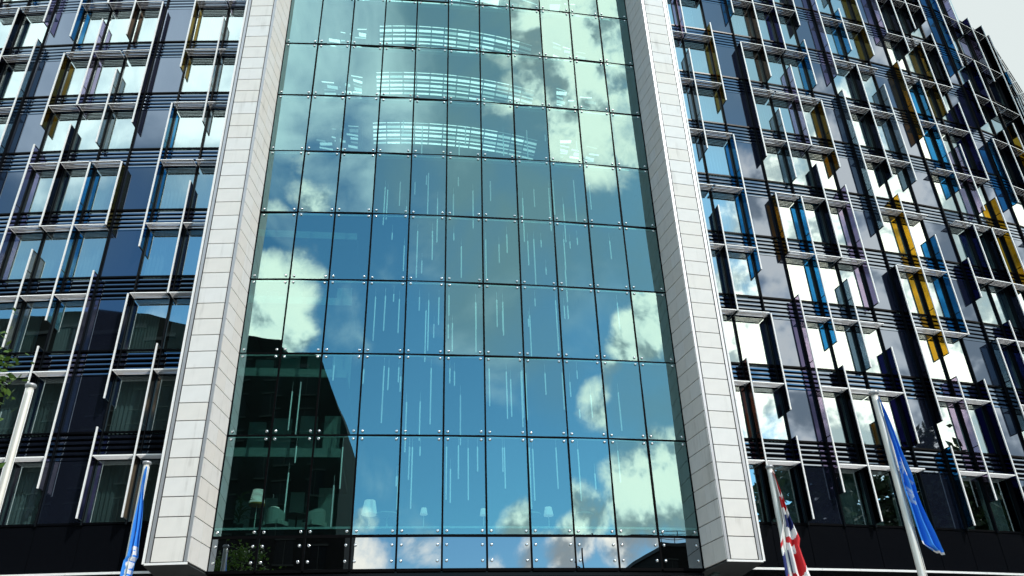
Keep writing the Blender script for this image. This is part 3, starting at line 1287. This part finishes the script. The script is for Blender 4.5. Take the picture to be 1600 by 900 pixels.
# ------------------------------------------------------------------ trees
def tree_meshes(h, cr, seed, nleaf, leaf, mat):
    rnd = random.Random(seed)
    g = G()
    th = h * .42
    g.tube([(0, 0, 0), (.06, .03, th * .5), (-.05, .08, th), (.02, 0, h * .72), (0, 0, h * .92)], [h * .022, h * .018, h * .015, h * .009, h * .003], 9)
    tips = []
    for i in range(16):
        a = i * 2.4 + rnd.uniform(-.3, .3)
        z0 = rnd.uniform(th * .8, h * .8)
        ln = cr * rnd.uniform(.55, .95) * (1 - .3 * abs(z0 - h * .6) / (h * .5))
        p1 = Vector((math.cos(a) * ln * .45, math.sin(a) * ln * .45, z0 + ln * .25))
        p2 = Vector((math.cos(a) * ln, math.sin(a) * ln, z0 + ln * rnd.uniform(.3, .6)))
        g.tube([(0, 0, z0), tuple(p1), tuple(p2)], [h * .008, h * .005, h * .0015], 6)
        tips += [p1, p2]
    trunk = g.mesh('trunk', ['bark'])
    g = G()
    cz = h * .63
    clumps = []
    for i in range(70):
        while True:
            p = Vector((rnd.uniform(-1, 1), rnd.uniform(-1, 1), rnd.uniform(-1, 1)))
            if .25 < p.length < 1:
                break
        clumps.append((Vector((p.x * cr, p.y * cr, cz + p.z * h * .36)), rnd.uniform(.10, .24) * cr))
    for i in range(nleaf):
        c, r_ = rnd.choice(clumps)
        q = Vector((rnd.gauss(0, .5), rnd.gauss(0, .5), rnd.gauss(0, .42))) * r_ * 1.25
        p = c + q
        u = Vector((rnd.uniform(-1, 1), rnd.uniform(-1, 1), rnd.uniform(-.6, .6))).normalized()
        v = u.cross(Vector((rnd.uniform(-1, 1), rnd.uniform(-1, 1), rnd.uniform(-1, 1)))).normalized()
        s = leaf * rnd.uniform(.6, 1.3)
        g.quad([p - u * s, p - v * s * .5 + u * s * .1, p + u * s, p + v * s * .5 + u * s * .1])
    return trunk, g.mesh('crown', [mat])


def tree(x, y, ms, label, group, sc=1.0, rz=0.0, z=.13):
    t = thing('tree', label, 'tree', (x, y, z), rz, group)
    t.scale = (sc, sc, sc)
    put('trunk', ms[0], t)
    put('crown', ms[1], t)
    return t


ms = tree_meshes(11.5, 2.6, 4, 14000, .075, 'leaf')
tree(-11.05, -14.2, ms, 'leafy green tree whose branch tip shows at the left edge', None)
md = tree_meshes(20, 5.2, 11, 11000, .36, 'leaf_dark')
for i, (x, y, sc) in enumerate(((28.5, -20, .95), (36.5, -21, 1.02), (46, -20, 1.15), (56, -22, 1.08), (66, -21, 1.12), (77, -23, 1.2))):
    tree(x, y, md, f'dark street tree, {ORD[i]} from the pier, mirrored in the lowest right windows', 'street trees behind the viewer', sc, i * 1.3)

# ------------------------------------------------------------------ buildings across the street (seen mirrored in the glass)


def far_window(parent, x, y, z, w_, h_):
    def mk():
        g = G()
        g.box(-w_ / 2, w_ / 2, -.06, .02, 0, h_)
        return g.mesh('window', ['far_glass'])

    def mkf():
        g = G()
        g.box(-w_ / 2 - .1, w_ / 2 + .1, -.05, .12, -.14, -.005)
        g.box(-w_ / 2 - .1, w_ / 2 + .1, -.05, .12, h_ + .005, h_ + .15)
        g.box(-.03, .03, .021, .05, .0, h_)
        return g.mesh('frame', ['far_frame'])
    o = put('window', cached(('fw', w_, h_), mk), parent, (x, y, z))
    put('frame', cached(('ff', w_, h_), mkf), o)


ob = thing('corner_building', 'dark building with stepped roof mirrored in the lower left glass', 'building', (0, 0, 0))
sil = [(-70, 0), (-70, 46), (-44.7, 43.7), (-37.5, 42.2), (-32.8, 40.7), (-23.3, 38.4), (-16.6, 37.2), (-15.5, 36.2), (-14.0, 35.5), (-12.6, 32.3), (-11.2, 28.5), (-11.0, 27.8), (-10.5, 27.7), (-10.3, 0)]
g = G()
n = len(sil)
b = len(g.v)
g.v += [(x, -45, z) for x, z in sil] + [(x, -66, z) for x, z in sil]
g.f.append(tuple(range(n)))
g.f.append(tuple(reversed(range(n, 2 * n))))
for i in range(n):
    j = (i + 1) % n
    g.f.append((i, i + n, j + n, j))
g.m += [0] * (n + 2)
g.sm += [False] * (n + 2)
put('wall', g.mesh('wall', ['brick_dark']), ob)
g = G()
for a, c in zip(sil[1:7], sil[2:8]):
    g.prism([(a[0], -45.4), (a[0], -44.6), (c[0], -44.6), (c[0], -45.4)][::-1], min(a[1], c[1]) - 1.6, min(a[1], c[1]) - 1.2)
put('cornice', g.mesh('cornice', ['slate']), ob)
for ix in range(18):
    for iz in range(9):
        x = -12.6 - ix * 3.0
        z = 4 + iz * 3.5
        lim = 26 if x > -13 else 33
        if z < lim:
            far_window(ob, x, -44.99, z, 1.5, 2.0)
rb = thing('office_block', 'low office block with roof railing mirrored in the base panes at right', 'building', (0, 0, 0))
g = G()
g.box(33.2, 70, -80, -60, 0, 22.4)
put('wall', g.mesh('wall', ['brick_dark']), rb)
g = G()
g.box(33.0, 70.1, -80.1, -59.9, 22.405, 22.8)
put('roof', g.mesh('roof', ['slate']), rb)
g = G()
for i in range(20):
    g.box(33.3 + i * 1.8, 33.36 + i * 1.8, -60.2, -60.14, 22.81, 23.9)
for zz in (23.2, 23.55, 23.9):
    g.box(33.3, 68, -60.2, -60.15, zz, zz + .05)
put('railing', g.mesh('railing', ['dark_metal']), rb)
for ix in range(12):
    for iz in range(6):
        far_window(rb, 35 + ix * 2.9, -59.99, 2.5 + iz * 3.3, 1.6, 1.9)
mast = thing('crane_mast', 'thin mast with a curved cable mirrored in the base pane', 'mast', (21.5, -62, 0))
g = G()
g.tube([(0, 0, 0), (0, 0, 21.8)], .09, 6)
put('pole', g.mesh('pole', ['dark_metal']), mast)
g = G()
g.tube([(-5.5, 0, 19.9), (-3, 0, 20.1), (-.5, 0, 19.8), (0, 0, 19.4), (3.5, 0, 18.9)], .08, 5)
put('cable', g.mesh('cable', ['dark_metal']), mast)

tb = thing('sky_block_terrace', 'long dark terrace added behind the street trees to darken the lowest right windows', 'building', (0, 0, 0))
g = G()  # added block: keeps bright sky between the trees out of the window reflections
for i, (xa, xb, hh) in enumerate(((37, 52, 20.0), (52.005, 68, 22.0), (68.005, 88, 23.5), (88.005, 125, 26))):
    g.box(xa, xb, -48, -33, 0, hh)
put('wall', g.mesh('wall', ['brick_dark']), tb)
for ix in range(22):
    for iz in range(5):
        far_window(tb, 39 + ix * 3.4, -32.99, 2.5 + iz * 3.3, 1.6, 1.9)
